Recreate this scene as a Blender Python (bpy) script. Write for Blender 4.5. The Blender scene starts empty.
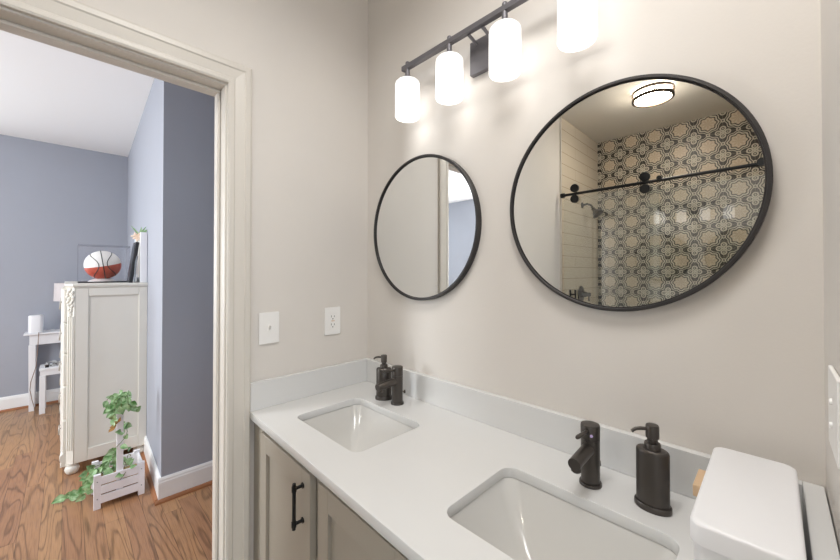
import bpy, bmesh, math, random
from mathutils import Vector, Matrix
PI = math.pi
scene = bpy.context.scene
COL = scene.collection
random.seed(7)

# ------------------------------------------------------------------ camera, world, light, exposure
F_PX, YAW, PITCH, HY = 355.24, 0.7856, 0.010, 268.43
cam_data = bpy.data.cameras.new('camera')
cam_data.sensor_width = 36.0
cam_data.lens = F_PX * 36.0 / 840.0
cam_data.shift_y = -(280.0 - HY) / 840.0
cam_data.clip_start = 0.01
cam = bpy.data.objects.new('camera', cam_data)
cam.location = (1.3389, -0.9946, 1.386)
cam.rotation_euler = (PI / 2 + PITCH, 0, YAW)
COL.objects.link(cam)
scene.camera = cam

vs = scene.view_settings
vs.view_transform = 'Standard'
vs.look = 'None'
vs.gamma = 1.0
vs.use_curve_mapping = False
vs.exposure = 0.79
scene.display_settings.display_device = 'sRGB'

world = bpy.data.worlds.new('world')
scene.world = world
world.use_nodes = True
wn = world.node_tree.nodes
wn['Background'].inputs[0].default_value = (0.75, 0.86, 1.0, 1)
wn['Background'].inputs[1].default_value = 1.5


def area_light(name, loc, rot, sx, sy, power, col):
    d = bpy.data.lights.new(name, 'AREA')
    d.shape = 'RECTANGLE'
    d.size, d.size_y = sx, sy
    d.energy = power
    d.color = col
    o = bpy.data.objects.new(name, d)
    o.location, o.rotation_euler = loc, rot
    COL.objects.link(o)
    return o


# daylight entering through the bedroom windows (outside the frame), then added fill lights
area_light('daylight_bedroom_window', (-1.85, -4.40, 1.5), (PI / 2 + .2, 0, 0), 1.0, 1.5, 50, (0.95, 0.985, 1.0))
area_light('daylight_far_window', (-4.04, -3.0, 1.5), (0, -PI / 2 - .3, 0), 1.5, 1.1, 22, (0.95, 0.985, 1.0))
area_light('fill_recess_side', (2.24, -1.45, 1.55), (0, PI / 2, 0), 1.2, 0.9, 1.5, (1.0, 0.99, 0.98))  # added fill from the recess side, evens out the vanity lamps
area_light('fill_recess_end', (1.925, -2.12, 1.55), (PI / 2, 0, 0), 0.66, 1.2, 2, (1.0, 0.99, 0.98))  # added fill from behind the camera towards the mirror wall
area_light('vanity_area_fill', (1.08, -0.74, 2.74), (0, 0, 0), 0.6, 0.5, 8.0, (1.0, 0.985, 0.965)).data.spread = 2.65  # soft fill added above the vanity, no fixture there
area_light('bedroom_overhead_fill', (-0.75, -2.3, 2.74), (0, 0, 0), 0.5, 0.5, 19, (1.0, 0.99, 0.98))  # fill added for the chest side and closet wall, no fixture
SHADE_STRENGTH = 1.05
BULB_WATTS = 0.035
CEILING_LAMP_STRENGTH = 42.0

try:
    scene.cycles.use_denoising = True
    scene.cycles.max_bounces = 12
    scene.cycles.diffuse_bounces = 6
    scene.cycles.glossy_bounces = 6
    scene.cycles.transparent_max_bounces = 16
    scene.cycles.caustics_reflective = False
    scene.cycles.caustics_refractive = False
    scene.cycles.sample_clamp_indirect = 6.0
except Exception:
    pass


# ------------------------------------------------------------------ node helpers
def lin(c):
    return tuple(((v / 255.0) / 12.92 if v / 255.0 <= 0.04045 else ((v / 255.0 + 0.055) / 1.055) ** 2.4) for v in c) + (1.0,)


class E:
    """a scalar socket with arithmetic"""
    nt = None

    def __init__(s, sock):
        s.s = sock

    @staticmethod
    def op(kind, *a):
        n = E.nt.nodes.new('ShaderNodeMath')
        n.operation = kind
        for i, v in enumerate(a):
            if isinstance(v, E):
                E.nt.links.new(v.s, n.inputs[i])
            else:
                n.inputs[i].default_value = float(v)
        return E(n.outputs[0])

    def __add__(s, o): return E.op('ADD', s, o)
    def __radd__(s, o): return E.op('ADD', o, s)
    def __sub__(s, o): return E.op('SUBTRACT', s, o)
    def __rsub__(s, o): return E.op('SUBTRACT', o, s)
    def __mul__(s, o): return E.op('MULTIPLY', s, o)
    def __rmul__(s, o): return E.op('MULTIPLY', o, s)
    def __truediv__(s, o): return E.op('DIVIDE', s, o)
    def abs(s): return E.op('ABSOLUTE', s)
    def floor(s): return E.op('FLOOR', s)
    def fract(s): return E.op('FRACT', s)
    def sin(s): return E.op('SINE', s)
    def cos(s): return E.op('COSINE', s)
    def sqrt(s): return E.op('SQRT', s)
    def lt(s, o): return E.op('LESS_THAN', s, o)
    def gt(s, o): return E.op('GREATER_THAN', s, o)
    def min(s, o): return E.op('MINIMUM', s, o)
    def max(s, o): return E.op('MAXIMUM', s, o)


def clamp01(e):
    return e.max(0.0).min(1.0)


def new_mat(name):
    m = bpy.data.materials.new(name)
    m.use_nodes = True
    nt = m.node_tree
    E.nt = nt
    b = nt.nodes['Principled BSDF']
    return m, nt, b


def pr(name, col, rough=0.5, metal=0.0, bump=0.0, bscale=200.0, spec=0.5, vary=0.0, coat=0.0):
    m, nt, b = new_mat(name)
    b.inputs['Base Color'].default_value = lin(col)
    b.inputs['Roughness'].default_value = rough
    b.inputs['Metallic'].default_value = metal
    b.inputs['Specular IOR Level'].default_value = spec
    b.inputs['Coat Weight'].default_value = coat
    tc = nt.nodes.new('ShaderNodeTexCoord')
    if vary:
        n = nt.nodes.new('ShaderNodeTexNoise')
        n.inputs['Scale'].default_value = 6.0
        n.inputs['Detail'].default_value = 4.0
        nt.links.new(tc.outputs['Object'], n.inputs['Vector'])
        mx = nt.nodes.new('ShaderNodeMixRGB')
        mx.inputs[1].default_value = lin([max(0, c * (1 - vary)) for c in col])
        mx.inputs[2].default_value = lin([min(255, c * (1 + vary)) for c in col])
        nt.links.new(n.outputs['Fac'], mx.inputs[0])
        nt.links.new(mx.outputs[0], b.inputs['Base Color'])
    if bump:
        n2 = nt.nodes.new('ShaderNodeTexNoise')
        n2.inputs['Scale'].default_value = bscale
        n2.inputs['Detail'].default_value = 3.0
        nt.links.new(tc.outputs['Object'], n2.inputs['Vector'])
        bp = nt.nodes.new('ShaderNodeBump')
        bp.inputs['Strength'].default_value = bump
        bp.inputs['Distance'].default_value = 0.002
        nt.links.new(n2.outputs['Fac'], bp.inputs['Height'])
        nt.links.new(bp.outputs[0], b.inputs['Normal'])
    return m


M = {}
M['bath_wall'] = pr('bath_wall', (212, 207, 201), 0.6, bump=0.12, bscale=160, vary=0.01)
M['bed_wall'] = pr('bed_wall', (163, 167, 177), 0.65, bump=0.10, bscale=160, vary=0.01)
M['ceiling'] = pr('ceiling', (244, 244, 243), 0.8, bump=0.1, bscale=120)
M['bath_ceiling'] = pr('bath_ceiling', (216, 210, 200), 0.8, bump=0.1, bscale=120)
M['trim'] = pr('trim', (208, 203, 195), 0.35)
M['trim_cool'] = pr('trim_cool', (240, 241, 241), 0.35)
M['quartz'] = pr('quartz', (210, 210, 209), 0.22, vary=0.008)
M['porcelain'] = pr('porcelain', (200, 199, 196), 0.12)
M['cabinet'] = pr('cabinet', (154, 147, 135), 0.4, vary=0.01)
M['cabinet_dark'] = pr('cabinet_dark', (60, 56, 50), 0.6)
M['bronze'] = pr('bronze', (80, 75, 71), 0.34, 0.68, vary=0.05)
M['black_metal'] = pr('black_metal', (24, 24, 25), 0.4, 0.4)
M['frame_metal'] = pr('frame_metal', (60, 58, 58), 0.4, 0.5)
M['fixture_metal'] = pr('fixture_metal', (112, 110, 114), 0.42, 0.4, bump=0.05)
M['lamp_bronze'] = pr('lamp_bronze', (70, 54, 40), 0.4, 0.7)
M['white_plastic'] = pr('white_plastic', (232, 231, 229), 0.35)
M['box_plastic'] = pr('box_plastic', (226, 226, 228), 0.38)
M['slot'] = pr('slot', (50, 46, 42), 0.5)
M['light_wood'] = pr('light_wood', (206, 176, 142), 0.5, vary=0.06)
M['chest_paint'] = pr('chest_paint', (226, 224, 215), 0.4, vary=0.015)
M['desk_paint'] = pr('desk_paint', (236, 237, 240), 0.4)
M['crate_paint'] = pr('crate_paint', (238, 236, 240), 0.5, vary=0.02)
M['stained_wood'] = pr('stained_wood', (150, 100, 66), 0.45, vary=0.12)
M['soil'] = pr('soil', (150, 120, 84), 0.9, vary=0.25, bump=0.5, bscale=60)
M['stem'] = pr('stem', (104, 118, 66), 0.6)
M['dry_leaf'] = pr('dry_leaf', (196, 152, 92), 0.6, vary=0.1)
M['ball_white'] = pr('ball_white', (236, 233, 228), 0.45, bump=0.2, bscale=400)
M['ball_red'] = pr('ball_red', (190, 78, 56), 0.5, bump=0.3, bscale=400)
M['rubber'] = pr('rubber', (38, 36, 36), 0.6)
M['black_plastic'] = pr('black_plastic', (30, 31, 34), 0.45)
M['grey_metal'] = pr('grey_metal', (130, 136, 142), 0.4, 0.4)
M['picture_dark'] = pr('picture_dark', (44, 48, 56), 0.35, vary=0.2)
M['pewter'] = pr('pewter', (176, 172, 164), 0.4, 0.5)
M['peach'] = pr('peach', (244, 218, 194), 0.6, vary=0.05)
M['lamp_fabric'] = pr('lamp_fabric', (212, 206, 206), 0.8, bump=0.2, bscale=300)
M['cable'] = pr('cable', (206, 205, 204), 0.5)
M['cable_brown'] = pr('cable_brown', (140, 118, 104), 0.5)
M['chrome'] = pr('chrome', (200, 200, 202), 0.15, 1.0)
M['bath_floor'] = pr('bath_floor', (196, 190, 180), 0.4, vary=0.03)
M['indicator'] = pr('indicator', (190, 170, 214), 0.3)


def leaf_mat():
    m, nt, b = new_mat('ivy_leaf')
    oi = nt.nodes.new('ShaderNodeTexCoord')
    n = nt.nodes.new('ShaderNodeTexNoise')
    n.inputs['Scale'].default_value = 32
    nt.links.new(oi.outputs['Object'], n.inputs['Vector'])
    r = nt.nodes.new('ShaderNodeValToRGB')
    r.color_ramp.elements[0].position = 0.3
    r.color_ramp.elements[0].color = lin((80, 134, 62))
    r.color_ramp.elements[1].position = 0.7
    r.color_ramp.elements[1].color = lin((186, 214, 168))
    nt.links.new(n.outputs['Fac'], r.inputs[0])
    nt.links.new(r.outputs[0], b.inputs['Base Color'])
    b.inputs['Roughness'].default_value = 0.45
    b.inputs['Subsurface Weight'].default_value = 0.0
    return m


M['leaf'] = leaf_mat()


def mirror_mat():
    m, nt, b = new_mat('mirror_glass')
    b.inputs['Base Color'].default_value = (0.86, 0.87, 0.86, 1)
    b.inputs['Metallic'].default_value = 1.0
    b.inputs['Roughness'].default_value = 0.0
    return m


M['mirror'] = mirror_mat()


def pane_mat(name, tint, extra=0.0, ior=1.5):
    m, nt, b = new_mat(name)
    nt.nodes.remove(b)
    out = nt.nodes['Material Output']
    tr = nt.nodes.new('ShaderNodeBsdfTransparent')
    tr.inputs[0].default_value = tint
    gl = nt.nodes.new('ShaderNodeBsdfGlossy')
    gl.inputs['Roughness'].default_value = 0.0
    fr = nt.nodes.new('ShaderNodeFresnel')
    fr.inputs[0].default_value = ior
    mx = nt.nodes.new('ShaderNodeMixShader')
    geo = nt.nodes.new('ShaderNodeNewGeometry')       # both faces of the thin pane counted once, at the outer face
    f = clamp01((E(fr.outputs[0]) * 2.0 + extra * 2.0) * (1.0 - E(geo.outputs['Backfacing'])))
    nt.links.new(f.s, mx.inputs[0])
    nt.links.new(tr.outputs[0], mx.inputs[1])
    nt.links.new(gl.outputs[0], mx.inputs[2])
    nt.links.new(mx.outputs[0], out.inputs[0])
    return m


M['shower_glass'] = pane_mat('shower_glass', (0.955, 0.975, 0.97, 1), 0.05)
M['acrylic'] = pane_mat('acrylic', (0.995, 0.995, 1, 1), 0.0, 1.3)


def emit_mat(name, strength, col, grad=None):
    m, nt, b = new_mat(name)
    b.inputs['Base Color'].default_value = lin((150, 148, 146))
    b.inputs['Roughness'].default_value = 0.25
    b.inputs['Emission Color'].default_value = col
    b.inputs['Emission Strength'].default_value = strength
    if grad:            # the bulb sits low in the opal glass: brighter around it
        z0, z1, top = grad
        tc = nt.nodes.new('ShaderNodeTexCoord')
        sp = nt.nodes.new('ShaderNodeSeparateXYZ')
        nt.links.new(tc.outputs['Object'], sp.inputs[0])
        t = clamp01((E(sp.outputs[2]) - z0) / (z1 - z0))
        t = t * t * (3.0 - 2.0 * t)
        st = (1.0 - t * (1.0 - top)) * strength
        nt.links.new(st.s, b.inputs['Emission Strength'])
    return m


def wood_floor():
    m, nt, b = new_mat('oak_floor')
    tc = nt.nodes.new('ShaderNodeTexCoord')
    sp = nt.nodes.new('ShaderNodeSeparateXYZ')
    nt.links.new(tc.outputs['Object'], sp.inputs[0])
    x, y = E(sp.outputs[0]), E(sp.outputs[1])
    W = 0.083
    row = (y / W).floor()

    def rnd(e, seed):
        n = nt.nodes.new('ShaderNodeTexWhiteNoise')
        n.noise_dimensions = '2D'
        c = nt.nodes.new('ShaderNodeCombineXYZ')
        nt.links.new(e.s, c.inputs[0])
        c.inputs[1].default_value = seed
        nt.links.new(c.outputs[0], n.inputs['Vector'])
        return E(n.outputs['Value'])
    off = rnd(row, 3.3) * 1.3
    colx = ((x + off) / 1.3).floor()
    bid = row * 17.3 + colx * 5.1
    tone = rnd(bid, 9.1)

    def noise(vx, vy, vz, detail, dist=0.0):
        n = nt.nodes.new('ShaderNodeTexNoise')
        n.inputs['Scale'].default_value = 1.0
        n.inputs['Detail'].default_value = detail
        n.inputs['Distortion'].default_value = dist
        c = nt.nodes.new('ShaderNodeCombineXYZ')
        for i, v in enumerate((vx, vy, vz)):
            nt.links.new(v.s, c.inputs[i])
        nt.links.new(c.outputs[0], n.inputs['Vector'])
        return E(n.outputs['Fac'])
    g = noise(x * 1.1, y * 10.0, bid, 1.0, 0.25)
    rings = (g * 62.0).sin() * 0.5 + 0.5
    rings = rings * rings * rings
    rings = rings * rings
    fine = noise(x * 9.0, y * 260.0, bid, 3.0)
    mottled = noise(x * 2.2, y * 5.0, bid * 0.3, 3.0)
    mix = rings * 0.46 + clamp01((fine - 0.45) * 3.0) * 0.42 + (mottled - 0.5) * 0.35
    fy = (y / W).fract()
    seam = clamp01(fy.lt(0.016) + fy.gt(0.984) + ((x + off) / 1.3).fract().lt(0.0015))
    dark = clamp01(mix + seam * 0.5)
    mx = nt.nodes.new('ShaderNodeMixRGB')
    mx.inputs[1].default_value = lin((168, 126, 92))
    mx.inputs[2].default_value = lin((80, 55, 38))
    nt.links.new(dark.s, mx.inputs[0])
    hs = nt.nodes.new('ShaderNodeHueSaturation')
    nt.links.new(mx.outputs[0], hs.inputs['Color'])
    nt.links.new((tone * 0.26 + 0.88).s, hs.inputs['Value'])
    nt.links.new((tone * 0.012 + 0.495).s, hs.inputs['Hue'])
    nt.links.new(hs.outputs[0], b.inputs['Base Color'])
    b.inputs['Roughness'].default_value = 0.33
    bp = nt.nodes.new('ShaderNodeBump')
    bp.inputs['Strength'].default_value = 0.15
    bp.inputs['Distance'].default_value = 0.001
    nt.links.new((1.0 - dark).s, bp.inputs['Height'])
    nt.links.new(bp.outputs[0], b.inputs['Normal'])
    return m


M['oak'] = wood_floor()


def subway_mat():
    m, nt, b = new_mat('subway_tile')
    tc = nt.nodes.new('ShaderNodeTexCoord')
    sp = nt.nodes.new('ShaderNodeSeparateXYZ')
    nt.links.new(tc.outputs['Object'], sp.inputs[0])
    y, z = E(sp.outputs[1]), E(sp.outputs[2])
    H, L = 0.102, 0.61
    rz = z / H
    row = rz.floor()
    fx = ((y / L) + row * 0.5).fract()
    fz = rz.fract()
    grout = clamp01(fz.lt(0.03) + fz.gt(0.985) + (fx.lt(0.004) + fx.gt(0.997)) * 0.6)
    mx = nt.nodes.new('ShaderNodeMixRGB')
    mx.inputs[1].default_value = lin((208, 196, 178))
    mx.inputs[2].default_value = lin((160, 148, 130))
    nt.links.new(grout.s, mx.inputs[0])
    nt.links.new(mx.outputs[0], b.inputs['Base Color'])
    b.inputs['Roughness'].default_value = 0.2
    return m


M['subway'] = subway_mat()


def pattern_mat():
    """encaustic tile, 0.2 m repeat: star medallions inside scalloped bands, knotted loops round small diamonds between them"""
    m, nt, b = new_mat('pattern_tile')
    tc = nt.nodes.new('ShaderNodeTexCoord')
    sp = nt.nodes.new('ShaderNodeSeparateXYZ')
    nt.links.new(tc.outputs['Object'], sp.inputs[0])
    x, z = E(sp.outputs[0]), E(sp.outputs[2])
    P = 0.2

    def rep(e, c):                     # -> -0.5 .. 0.5 around c
        return ((e - c) / P + 0.5).fract() - 0.5
    u, v = rep(x, 0.128), rep(z, 2.688)
    uc, vc = rep(x, 0.228), rep(z, 2.788)       # around the corner between four medallions

    def length(a, c):
        return (a * a + c * c).sqrt()
    r = length(u, v)
    th = E.op('ARCTAN2', v, u)
    # medallion outline with eight points
    R = 0.268 + 0.026 * (th * 8.0).cos()
    d = r - R

    def band(e, lo, hi):
        return e.gt(lo) * e.lt(hi)
    cream = d.lt(0.0)
    line1 = band(d, 0.042, 0.098)
    au, av = uc.abs(), vc.abs()
    ring_a = (length(au - 0.16, av) - 0.085).abs().lt(0.026)
    ring_b = (length(au, av - 0.16) - 0.085).abs().lt(0.026)
    dia = (au + av).lt(0.080)
    dots = (length(au - 0.16, av).lt(0.030)) + (length(au, av - 0.16).lt(0.030))
    mu, mv = u.abs(), v.abs()
    link = (length(mu - 0.5, mv) - 0.055).abs().lt(0.022) + (length(mu, mv - 0.5) - 0.055).abs().lt(0.022)
    outside = d.gt(0.125)
    light = clamp01(line1 + band(d, 0.140, 0.172) + outside * clamp01(ring_a + ring_b + dia + dots + link))
    star = (((th * 4.0).cos().abs().lt(0.22)) * r.lt(0.24) * r.gt(0.03))
    petal = band(r - 0.20 - 0.05 * (th * 8.0).cos(), -0.014, 0.014)
    faint = clamp01(star + petal) * cream

    def mixc(fac, c1, c2):
        mx = nt.nodes.new('ShaderNodeMixRGB')
        nt.links.new(fac.s, mx.inputs[0])
        for i, c in ((1, c1), (2, c2)):
            if isinstance(c, tuple):
                mx.inputs[i].default_value = c
            else:
                nt.links.new(c, mx.inputs[i])
        return mx.outputs[0]
    c = mixc(light, lin((50, 47, 44)), lin((196, 188, 172)))
    c = mixc(cream, c, lin((192, 174, 152)))
    c = mixc(faint, c, lin((210, 196, 176)))
    joint = clamp01(mu.gt(0.494) + mv.gt(0.494))
    c = mixc(joint * 0.6, c, lin((150, 144, 134)))
    nt.links.new(c, b.inputs['Base Color'])
    b.inputs['Roughness'].default_value = 0.4
    return m


M['pattern'] = pattern_mat()


# ------------------------------------------------------------------ mesh helpers
def BM():
    return bmesh.new()


def box(bm, x0, x1, y0, y1, z0, z1, mat_index=0):
    v = [bm.verts.new(p) for p in ((x0, y0, z0), (x1, y0, z0), (x1, y1, z0), (x0, y1, z0), (x0, y0, z1), (x1, y0, z1), (x1, y1, z1), (x0, y1, z1))]
    for f in ((0, 3, 2, 1), (4, 5, 6, 7), (0, 1, 5, 4), (1, 2, 6, 5), (2, 3, 7, 6), (3, 0, 4, 7)):
        fc = bm.faces.new([v[i] for i in f])
        fc.material_index = mat_index
    return v


def prism(bm, poly, z0, z1):
    """poly: list of (x, y), extruded in z"""
    lo = [bm.verts.new((x, y, z0)) for x, y in poly]
    hi = [bm.verts.new((x, y, z1)) for x, y in poly]
    n = len(poly)
    bm.faces.new(list(reversed(lo)))
    bm.faces.new(hi)
    for i in range(n):
        j = (i + 1) % n
        bm.faces.new((lo[i], lo[j], hi[j], hi[i]))


def extrude_profile(bm, prof, origin, du, dv, dl, length):
    """prof: list of (u, v) closed; swept along dl"""
    o, du, dv, dl = Vector(origin), Vector(du), Vector(dv), Vector(dl)
    a = [bm.verts.new(o + du * u + dv * v) for u, v in prof]
    c = [bm.verts.new(o + du * u + dv * v + dl * length) for u, v in prof]
    n = len(prof)
    bm.faces.new(a)
    bm.faces.new(list(reversed(c)))
    for i in range(n):
        j = (i + 1) % n
        bm.faces.new((a[i], a[j], c[j], c[i]))


def frame_of(d):
    d = Vector(d).normalized()
    up = Vector((0, 0, 1)) if abs(d.z) < 0.95 else Vector((1, 0, 0))
    s = d.cross(up).normalized()
    return s, s.cross(d).normalized(), d


def tube(bm, pts, r, seg=16, cap=True):
    pts = [Vector(p) for p in pts]
    rs = r if isinstance(r, (list, tuple)) else [r] * len(pts)
    rings = []
    ps = None
    for i, p in enumerate(pts):
        if i == 0:
            d = pts[1] - pts[0]
        elif i == len(pts) - 1:
            d = pts[-1] - pts[-2]
        else:
            d = (pts[i + 1] - pts[i]).normalized() + (pts[i] - pts[i - 1]).normalized()
        d.normalize()
        if ps is None:
            s, t, _ = frame_of(d)
        else:
            s = (ps - d * ps.dot(d)).normalized()
            t = s.cross(d).normalized()
        ps = s
        rings.append([bm.verts.new(p + (s * math.cos(2 * PI * k / seg) + t * math.sin(2 * PI * k / seg)) * rs[i]) for k in range(seg)])
    for a, c in zip(rings, rings[1:]):
        for k in range(seg):
            j = (k + 1) % seg
            bm.faces.new((a[k], a[j], c[j], c[k]))
    if cap:
        bm.faces.new(list(reversed(rings[0])))
        bm.faces.new(rings[-1])


def lathe(bm, prof, c, seg=32, ax=1.0, ay=1.0, caps=True, axis='z'):
    """prof: (radius, height)"""
    rings = []
    for r, h in prof:
        ring = []
        for k in range(seg):
            a = 2 * PI * k / seg
            p = (r * ax * math.cos(a), r * ay * math.sin(a), h)
            if axis == 'x':
                p = (h, r * math.cos(a), r * math.sin(a))
            elif axis == 'y':
                p = (r * math.sin(a), h, r * math.cos(a))
            ring.append(bm.verts.new((c[0] + p[0], c[1] + p[1], c[2] + p[2])))
        rings.append(ring)
    for a, b in zip(rings, rings[1:]):
        for k in range(seg):
            j = (k + 1) % seg
            bm.faces.new((a[k], a[j], b[j], b[k]))
    if caps:
        bm.faces.new(list(reversed(rings[0])))
        bm.faces.new(rings[-1])


def rrect(x0, x1, y0, y1, r, n=6):
    pts = []
    for cx, cy, a0 in ((x1 - r, y1 - r, 0), (x0 + r, y1 - r, PI / 2), (x0 + r, y0 + r, PI), (x1 - r, y0 + r, 1.5 * PI)):
        for k in range(n + 1):
            a = a0 + PI / 2 * k / n
            pts.append((cx + r * math.cos(a), cy + r * math.sin(a)))
    return pts


def loft(bm, rings, cap0=False, cap1=False):
    vr = [[bm.verts.new(p) for p in ring] for ring in rings]
    n = len(vr[0])
    for a, b in zip(vr, vr[1:]):
        for k in range(n):
            j = (k + 1) % n
            bm.faces.new((a[k], a[j], b[j], b[k]))
    if cap0:
        bm.faces.new(list(reversed(vr[0])))
    if cap1:
        bm.faces.new(vr[-1])
    return vr


def base_of(o):
    v = Vector((0, 0, 0))
    while o:
        v += Vector(o.location)
        o = o.parent
    return v


def obj(name, bm, mat, parent=None, bevel=0.0, smooth=None, seg=2):
    bmesh.ops.recalc_face_normals(bm, faces=bm.faces[:])
    me = bpy.data.meshes.new(name)
    if parent is not None:
        bmesh.ops.translate(bm, verts=bm.verts[:], vec=-base_of(parent))
    bm.to_mesh(me)
    bm.free()
    for mm in (mat if isinstance(mat, (list, tuple)) else [mat]):
        me.materials.append(mm)
    o = bpy.data.objects.new(name, me)
    COL.objects.link(o)
    if parent is not None:
        o.parent = parent
    if bevel:
        md = o.modifiers.new('bevel', 'BEVEL')
        md.width = bevel
        md.segments = seg
        md.limit_method = 'ANGLE'
        md.angle_limit = math.radians(40)
        md.harden_normals = False
    if smooth is not None:
        for p in me.polygons:
            p.use_smooth = True
        try:
            me.set_sharp_from_angle(angle=math.radians(smooth))
        except Exception:
            pass
    return o


def tag(o, label, cat, group=None):
    o['label'] = label
    o['category'] = cat
    if group:
        o['group'] = group
    return o


def thing(name, label, cat, loc=(0, 0, 0), group=None):
    o = bpy.data.objects.new(name, None)
    o.empty_display_size = 0.05
    COL.objects.link(o)
    o.location = loc
    return tag(o, label, cat, group)


def struct(name, bm, mat, bevel=0.0, parent=None):
    o = obj(name, bm, mat, parent, bevel)
    if parent is None:
        o['kind'] = 'structure'
    return o


# ------------------------------------------------------------------ setting: bathroom and bedroom
CEIL = 2.755
BACK = -3.035          # patterned shower wall
XF = -4.10             # far bedroom wall
YW = -4.45             # bedroom window wall
RX = 2.30              # bathroom side recess
TW = 0.12              # partition thickness
DR0, DR1 = -0.607, -1.217   # door opening along y
DH = 2.032

bm = BM(); box(bm, XF - .1, -TW, YW - .1, 2.1, -0.08, 0.0); struct('floor_bedroom', bm, M['oak'])
bm = BM(); box(bm, -TW, RX + .1, BACK - .1, 0.1, -0.08, 0.0); struct('floor_bathroom', bm, M['bath_floor'])
bm = BM(); box(bm, XF - .1, -TW, YW - .1, 2.1, CEIL, CEIL + .08); struct('ceiling_bedroom', bm, M['ceiling'])
bm = BM(); box(bm, -TW, RX + .1, BACK - .1, 0.1, CEIL, CEIL + .08); struct('ceiling_bathroom', bm, M['bath_ceiling'])

# mirror wall
bm = BM(); box(bm, 0, RX + .1, 0, 0.1, 0, CEIL); struct('wall_back', bm, M['bath_wall'])
# partition between bathroom and bedroom, with the doorway: bathroom half and bedroom half
for nm, x0, x1, mt in (('wall_left', -TW / 2, 0.0, 'bath_wall'), ('wall_left_bedroom_face', -TW, -TW / 2, 'bed_wall')):
    bm = BM()
    y_lo = BACK - .1 if nm == 'wall_left' else YW - .1
    y_hi = 0.1 if nm == 'wall_left' else 2.1
    box(bm, x0, x1, DR0 + .018, y_hi, 0, CEIL)
    box(bm, x0, x1, y_lo, DR1 - .018, 0, CEIL)
    box(bm, x0, x1, DR1 - .018, DR0 + .018, DH + .018, CEIL)
    struct(nm, bm, M[mt])
# short wall at the right end of the vanity, then the recess
bm = BM(); box(bm, 1.402, 1.50, -0.78, 0.0, 0, CEIL); struct('wall_right', bm, M['bath_wall'])
bm = BM(); box(bm, 1.50, RX, -0.78, -0.68, 0, CEIL); struct('wall_recess', bm, M['bath_wall'])
wx0, wx1 = -1.95, -0.95
bm = BM()
for a in ((-0.78, wx1, 0, CEIL), (wx0, -2.15, 0, CEIL), (wx1, wx0, 0, 0.9), (wx1, wx0, 2.2, CEIL)):
    box(bm, RX, RX + .1, min(a[0], a[1]), max(a[0], a[1]), a[2], a[3])
struct('wall_recess_added_window', bm, M['bath_wall'])  # its opening belongs to the added, unseen window
bm = BM()
for a in ((1.55, 1.585, 0, CEIL), (2.265, RX + .1, 0, CEIL), (1.585, 2.265, 0, 0.9), (1.585, 2.265, 2.2, CEIL)):
    box(bm, a[0], a[1], -2.25, -2.15, a[2], a[3])
struct('wall_recess_end', bm, M['bath_wall'])
# shower
bm = BM(); box(bm, -.02, 1.60, BACK - .1, BACK, 0, CEIL); struct('wall_shower_back', bm, M['pattern'])
bm = BM(); box(bm, -.04, 0.012, BACK, -2.128, 0, CEIL); struct('wall_shower_left', bm, M['subway'])
bm = BM(); box(bm, 1.55, 1.65, BACK, -2.15, 0, CEIL); struct('wall_shower_right', bm, M['subway'])
bm = BM(); box(bm, 0.0, 0.016, -2.128, -2.118, 0, CEIL); struct('trim_shower_edge', bm, M['trim'])

# bedroom walls
bm = BM(); box(bm, XF - .1, XF, -2.3, 2.1, 0, CEIL); box(bm, XF - .1, XF, YW - .1, -3.7, 0, CEIL)
box(bm, XF - .1, XF, -3.7, -2.3, 0, .75); box(bm, XF - .1, XF, -3.7, -2.3, 2.25, CEIL)
struct('wall_far', bm, M['bed_wall'])
bm = BM(); box(bm, XF - .1, -2.4, YW - .1, YW, 0, CEIL); box(bm, -1.3, -TW, YW - .1, YW, 0, CEIL)
box(bm, -2.4, -1.3, YW - .1, YW, 0, .7); box(bm, -2.4, -1.3, YW - .1, YW, 2.3, CEIL)
struct('wall_window', bm, M['bed_wall'])
bm = BM(); box(bm, XF - .1, -TW, 2.0, 2.1, 0, CEIL); struct('wall_hall_end', bm, M['bed_wall'])
CA, CB = (-1.30, -0.574), (XF, -0.473)       # the corner that sticks out, and where its wall meets the far wall
bm = BM(); prism(bm, [CA, (-1.30, 2.0), (XF, 2.0), CB], 0, CEIL); struct('wall_closet', bm, M['bed_wall'])


def window(name, cx, cy, z0, z1, w, axis):
    bm = BM()
    t = .05
    h = w / 2
    for a, b_, c, d in ((-h, -h + t, z0, z1), (h - t, h, z0, z1), (-h, h, z0, z0 + t), (-h, h, z1 - t, z1), (-h, h, (z0 + z1) / 2 - .02, (z0 + z1) / 2 + .02)):
        if axis == 'x':
            box(bm, cx + a, cx + b_, cy - .03, cy + .03, c, d)
        else:
            box(bm, cx - .03, cx + .03, cy + a, cy + b_, c, d)
    return struct(name, bm, M['trim_cool'])


window('window_1', -1.85, YW - .05, .7, 2.3, 1.1, 'x')
window('window_2', XF - .05, -3.0, .75, 2.25, 1.4, 'y')
window('added_window_3', RX + .05, -1.45, .9, 2.2, 1.0, 'y')  # unseen window added to go with the recess side fill
window('added_window_4', 1.925, -2.20, .9, 2.2, .68, 'x')  # unseen window added for the fill on the mirror wall

# door casing (bathroom side): stepped profile, mitred like the photo's
PROF = [(0, 0), (0, .012), (.006, .0155), (.018, .0155), (.022, .0125), (.052, .0165), (.056, .020), (.070, .020), (.0765, .016), (.0765, 0)]


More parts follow.
